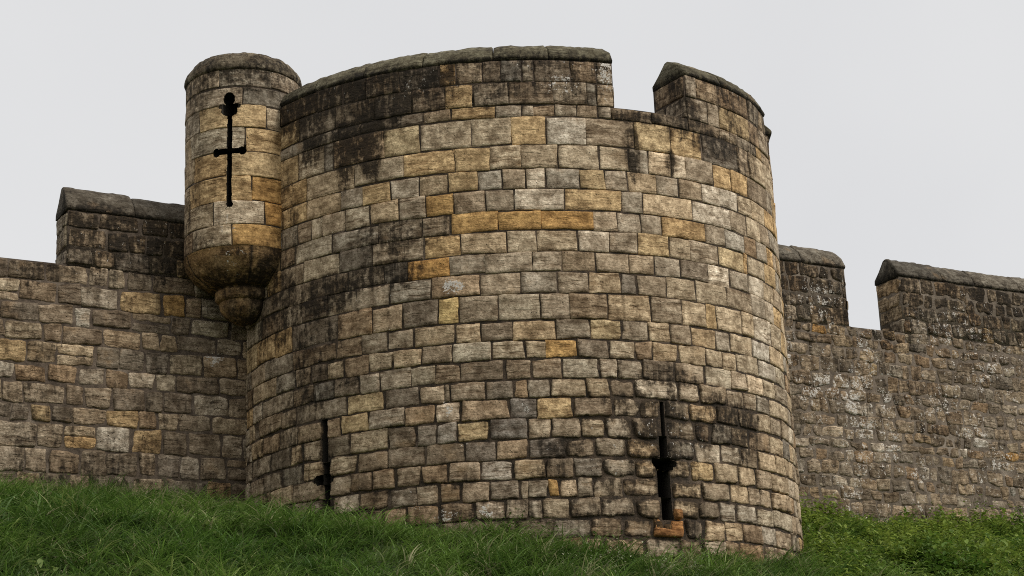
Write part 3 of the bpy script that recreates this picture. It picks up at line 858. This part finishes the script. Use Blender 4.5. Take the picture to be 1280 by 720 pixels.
RS = 10.0 + ZO; RE = wall_hit(1180, 353)[1]; RRG = wall_hit(1190, 334, -.27)[1]
def right_wear(U, V):
    s = .3 + .35 * fbm(U * .8, V * .8, 0, 101) + .3 * (1 - sstep(0, .6, V - 5.5 - ZO)) + .72 * sstep(RS - .7, RE - .2, V) * (.85 + .4 * fbm(U * 1.6, V, 0, 102)) + .15 * sstep(RS - 2.6, RS, V)
    l = .70 + .5 * fbm(U * .9, V * .9, 4, 103) + .3 * fbm(U * 3, V * 3, 4, 104) - .25 * sstep(RS + .6, RE, V)
    return np.clip(s, 0, 1), np.clip(l, 0, 1.2)
acc = [(*wall_hit(1088, 458), TONES['y']), (*wall_hit(1032, 407), TONES['o']), (*wall_hit(1262, 566), TONES['o']), (*wall_hit(1112, 420), TONES['y']), (*wall_hit(1072, 603), TONES['t']), (*wall_hit(1045, 426), TONES['t'])]
uR1 = wall_hit(1058, 370)[0]; uR2 = wall_hit(1129, 400)[0]
rw = empty('castle_wall', None, 'rough lichen-spotted rubble wall right of the round tower, with a gap between two merlons', 'wall')
rw['kind'] = 'thing'
curtain(rw, 8.6, 31., 4.4 + ZO, RS, RE, [(9.4, uR1), (uR2, 21.3), (22.5, 26.4), (27.6, 31.)], .78, M_rub, dict(g=5.5, k=2.2, b=1.3, t=1.2, w=.6, y=.05), (.21, .38), (.2, .58), .012, 1.9, .6, .016, right_wear, RRG - RE, .055, M_mor2, acc, (.17, .155, .125), dim=.80)

# ------------------------------------------------------------------ ground
m, n, b = mat('turf_soil')
co = N(n, 'ShaderNodeTexCoord').outputs['Object']
c = mixc(n, maprange(n, noise_n(n, co, 1.3, 5), .35, .65), (.022, .038, .010), (.045, .065, .018))
n.links.new(mixc(n, maprange(n, noise_n(n, co, 9, 4), .6, .75), c, (.05, .04, .02)), b.inputs['Base Color'])
M_soil = m
gx = np.unique(np.concatenate([np.linspace(-600, -40, 24), np.linspace(-40, 40, 161), np.linspace(40, 600, 24)]))
gy = np.unique(np.concatenate([np.linspace(-600, -10, 24), np.linspace(-10, 70, 161), np.linspace(70, 900, 28)]))
GX, GY = np.meshgrid(gx, gy)
mb = MB(); mb.grid(np.stack([GX, GY, bank(GX, GY)], -1), tone=(.03, .05, .01))
g = mb.build('ground', M_soil); g['kind'] = 'structure'

# ------------------------------------------------------------------ grass and weeds
def leaf_mat(name):
    m, n, b = mat(name)
    at = N(n, 'ShaderNodeAttribute', attribute_name='tone').outputs['Color']
    n.links.new(at, b.inputs['Base Color'])
    b.inputs['Roughness'].default_value = .55
    b.inputs['Specular IOR Level'].default_value = .3
    tr = n.nodes.new('ShaderNodeBsdfTranslucent'); n.links.new(at, tr.inputs[0])
    ms = n.nodes.new('ShaderNodeMixShader'); ms.inputs[0].default_value = .38
    out = [q for q in n.nodes if q.type == 'OUTPUT_MATERIAL'][0]
    n.links.new(b.outputs[0], ms.inputs[1]); n.links.new(tr.outputs[0], ms.inputs[2]); n.links.new(ms.outputs[0], out.inputs[0])
    return m
M_grass = leaf_mat('grass_blade'); M_leaf = leaf_mat('weed_leaf')

def fast_mesh(name, V, Fc, T, material, kind='stuff'):
    me = bpy.data.meshes.new(name)
    me.vertices.add(len(V)); me.vertices.foreach_set('co', V.ravel())
    k = Fc.shape[1]
    me.loops.add(Fc.size); me.loops.foreach_set('vertex_index', Fc.ravel())
    me.polygons.add(len(Fc)); me.polygons.foreach_set('loop_start', np.arange(len(Fc)) * k)
    me.polygons.foreach_set('use_smooth', np.ones(len(Fc), bool))
    at = me.attributes.new('tone', 'FLOAT_COLOR', 'POINT')
    at.data.foreach_set('color', np.concatenate([T, np.ones((len(T), 1))], 1).ravel())
    me.update(calc_edges=True); me.materials.append(material)
    o = bpy.data.objects.new(name, me); col.objects.link(o)
    if kind: o['kind'] = kind
    return o

def free(x, y):
    """open ground: in front of the walls and outside the tower"""
    rx, ry = x - P0[0], y - P0[1]
    s = rx * WN[0] + ry * WN[1]
    el = ((x - TX) / (TR + .02)) ** 2 + ((y - TY) / (TE * TR + .02)) ** 2
    return (s > .03) & (el > 1.0)
def in_view(x, y, z, mx=420, lo=900):
    P = np.stack([x, y, z], -1) - EYE
    d = P @ fw
    px = 640 + F * (P @ rt) / d; py = 360 - F * (P @ up) / d
    return (px > -mx) & (px < 1280 + mx) & (py < lo) & (d > 1)

def scatter(n, s0, s1, t0=-14, t1=29, foot=False):
    s = s0 + (s1 - s0) * rng.random(n); t = t0 + (t1 - t0) * rng.random(n)
    x = P0[0] + WD[0] * t + WN[0] * s; y = P0[1] + WD[1] * t + WN[1] * s
    z = bank(x, y)
    k = free(x, y) & in_view(x, y, z)
    return x[k], y[k], z[k]

def blades(x, y, z, h, w, lean, tones, nseg=4, wild=False):
    n = len(x)
    az = rng.random(n) * 2 * math.pi
    # blades lean with their tuft, and a little downhill
    caz = 3.1 * fbm(x * 1.1, y * 1.1, 0, 121) * 2
    az = np.where(rng.random(n) < (.25 if wild else .6), caz + rng.normal(0, .6, n), az)
    wa = rng.random(n) * math.pi
    k = np.linspace(0, 1, nseg + 1)
    bend = lean * (.4 + rng.random(n))
    V = np.zeros((n, (nseg + 1) * 2, 3)); T = np.zeros((n, (nseg + 1) * 2, 3))
    for j, q in enumerate(k):
        off = h * bend * q ** 1.8
        zz = h * (q - .5 * np.minimum(bend, 1.4) * q ** 2.4)
        cx, cy, cz_ = x + np.cos(az) * off + WN[0] * .15 * off, y + np.sin(az) * off + WN[1] * .15 * off, z - .03 + zz
        ww = w * (1 - q ** 1.7) * .5 + .0004
        for sgn, jj in ((-1, 2 * j), (1, 2 * j + 1)):
            V[:, jj] = np.stack([cx + sgn * np.cos(wa) * ww, cy + sgn * np.sin(wa) * ww, cz_], -1)
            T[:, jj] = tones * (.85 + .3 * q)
    base = np.arange(n)[:, None, None] * (nseg + 1) * 2
    q4 = np.array([[2 * j, 2 * j + 1, 2 * j + 3, 2 * j + 2] for j in range(nseg)])[None]
    return V.reshape(-1, 3), (base + q4).reshape(-1, 4), T.reshape(-1, 3)

GA, GB, GC, GD = np.array((.05, .11, .017)), np.array((.165, .265, .05)), np.array((.31, .36, .11)), np.array((.48, .44, .25))
def grass_tones(x, y):
    a = np.clip(.5 + .6 * fbm(x * .8, y * .8, 0, 131) + .28 * rng.normal(size=len(x)), 0, 1)[:, None]
    t = (GA * (1 - a) + GB * a) * (1 + .45 * fbm(x * 1.6, y * 1.6, 0, 133))[:, None]
    d = rng.random(len(x))[:, None]
    t = np.where(d < .075, GC * (.8 + .4 * rng.random((len(x), 1))), t)
    return np.where(d < .045, GD * .85, t)

packs = []
x, y, z = scatter(112000, .0, 12.0)
packs.append(blades(x, y, z, .10 + .12 * rng.random(len(x)), .012 + .008 * rng.random(len(x)), .8, grass_tones(x, y) * .8))
# tufts: blades fanning out and arching over from one root
tx, ty, tz = scatter(25000, .0, 12.0)
k = rng.random(len(tx)) < .75 + .5 * fbm(tx * 1.1, ty * 1.1, 0, 144)
tx, ty = tx[k], ty[k]
PER = 11
th_ = (.30 + .32 * rng.random(len(tx)) + .16 * np.clip(fbm(tx * .9, ty * .9, 0, 141) + .2, 0, 1))
tt_ = grass_tones(tx, ty) * (.75 + .5 * rng.random((len(tx), 1)))
x = np.repeat(tx, PER) + rng.normal(0, .045, len(tx) * PER); y = np.repeat(ty, PER) + rng.normal(0, .045, len(tx) * PER)
h = np.repeat(th_ * (1 + .5 * fbm(tx * .7, ty * .7, 0, 145)), PER) * (.6 + .6 * rng.random(len(x)))
tn = np.repeat(tt_, PER, 0) * .7 + grass_tones(x, y) * .3
k = free(x, y)
packs.append(blades(x[k], y[k], bank(x, y)[k], h[k], (.015 + .018 * rng.random(int(k.sum()))), 1.15, tn[k], 5, wild=True))
# taller wisps in clumps, mostly at the foot of the left wall
x, y, z = scatter(38000, .0, 1.3, -13.5, .9)
k = rng.random(len(x)) < .25 + .6 * np.clip(fbm(x * 1.7, y * 1.7, 0, 143), 0, 1)
x, y, z = x[k], y[k], z[k]
packs.append(blades(x, y, z, (.25 + .45 * rng.random(len(x)) ** 2), .008 + .003 * rng.random(len(x)), .5, np.where(rng.random((len(x), 1)) < .3, (GC * .45 + GD * .35), grass_tones(x, y) * .9)))
t = np.radians(rng.uniform(-75, 78, 5200)); d = .03 + .7 * rng.random(5200) ** 1.5
x, y = tower_xy(t, d); k = rng.random(5200) < .45 + .7 * fbm(x * 1.4, y * 1.4, 0, 146)
x, y = x[k], y[k]
packs.append(blades(x, y, bank(x, y), .18 + .42 * rng.random(len(x)) ** 1.6, .010 + .008 * rng.random(len(x)), .8, grass_tones(x, y)))
off = np.cumsum([0] + [len(p[0]) for p in packs])
V = np.concatenate([p[0] for p in packs]); Fc = np.concatenate([p[1] + o for p, o in zip(packs, off)]); T = np.concatenate([p[2] for p in packs])
print('grass blades', len(V) // 10)
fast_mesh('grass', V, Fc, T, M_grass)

# leafy weeds: stems set with pointed leaves
def weeds(name, x, y, z, hmax, leaf, tones, per=14):
    n = len(x)
    Vs, Ts = [], []
    hh = hmax * (.4 + .6 * rng.random(n)) * (1 + 1.1 * fbm(x * 1.1, y * 1.1, 0, 159))
    for j in range(per):
        q = .15 + .85 * (j + rng.random(n)) / per
        az = rng.random(n) * 2 * math.pi
        L_ = leaf * (.4 + 1.1 * rng.random(n) ** 1.5) * (1.1 - .5 * q)
        tilt = rng.normal(-.1, .45, n)
        dx, dy, dz = np.cos(az) * np.cos(tilt), np.sin(az) * np.cos(tilt), np.sin(tilt)
        sx, sy = -np.sin(az), np.cos(az)
        bx, by, bz = x + rng.normal(0, .05, n) * q, y + rng.normal(0, .05, n) * q, z + hh * q
        w = L_ * .30
        droop = -.25 * L_
        pts = [(0, 0, 0), (.4, 1, -.1), (1, 0, 1), (.4, -1, -.1)]
        V = np.zeros((n, 6, 3))
        for i, (a, s_, d_) in enumerate(((0, 0, 0), (.35, 1, .1), (.72, .7, .4), (1, 0, 1), (.72, -.7, .4), (.35, -1, .1))):
            V[:, i] = np.stack([bx + dx * L_ * a + sx * w * s_, by + dy * L_ * a + sy * w * s_, bz + dz * L_ * a + droop * d_ + .12 * w * abs(s_)], -1)
        Vs.append(V)
        Ts.append(np.repeat((tones * (.7 + .6 * rng.random((n, 1))))[:, None], 6, 1))
    V = np.concatenate(Vs).reshape(-1, 3); T = np.concatenate(Ts).reshape(-1, 3)
    Fq = (np.arange(len(V) // 6)[:, None, None] * 6 + np.array([[0, 1, 2, 3], [0, 3, 4, 5]])[None]).reshape(-1, 4)
    return fast_mesh(name, V, Fq, T, M_leaf)
x, y, z = scatter(19500, .05, 8.0, 8.0, 27.5)
k = (rng.random(len(x)) < .55 + .6 * fbm(x * 1.2, y * 1.2, 0, 151)) & ((x > 5.0))
x, y, z = x[k], y[k], z[k]
a = np.clip(.5 + .8 * fbm(x * .9, y * .9, 0, 152) + .2 * rng.normal(size=len(x)), 0, 1)[:, None]
weeds('leafy_weeds', x, y, z, .55, .15, np.array((.075, .15, .02)) * (1 - a) + np.array((.27, .34, .06)) * a)
# plants along the tower's foot
t = np.radians(rng.uniform(-75, 78, 900)); d = .04 + .5 * rng.random(900) ** 2
x, y = tower_xy(t, d); z = bank(x, y)
k = rng.random(900) < .3 + fbm(x * 1.5, y * 1.5, 0, 153)
weeds('foot_weeds', x[k], y[k], z[k], .5, .085, np.tile(np.array((.085, .12, .03)), (int(k.sum()), 1)), 10)
x, y, z = scatter(170, .5, 9.0, -7, 9)
k = rng.random(len(x)) < .5 + .8 * fbm(x * .8, y * .8, 0, 161)
a = rng.random((int(k.sum()), 1))
weeds('broad_leaf_weeds', x[k], y[k], z[k] + .04, .34, .17, np.array((.08, .15, .03)) * (1 - a) + np.array((.20, .26, .07)) * a, 9)
# pale seed heads in front of the tower
t = np.radians(rng.uniform(-2, 34, 120)); d = .25 + 1.1 * rng.random(120)
x, y = tower_xy(t, d); z = bank(x, y)
weeds('flower_stalks', x, y, z + .12, .30, .05, np.tile(np.array((.50, .50, .34)), (120, 1)), 4)
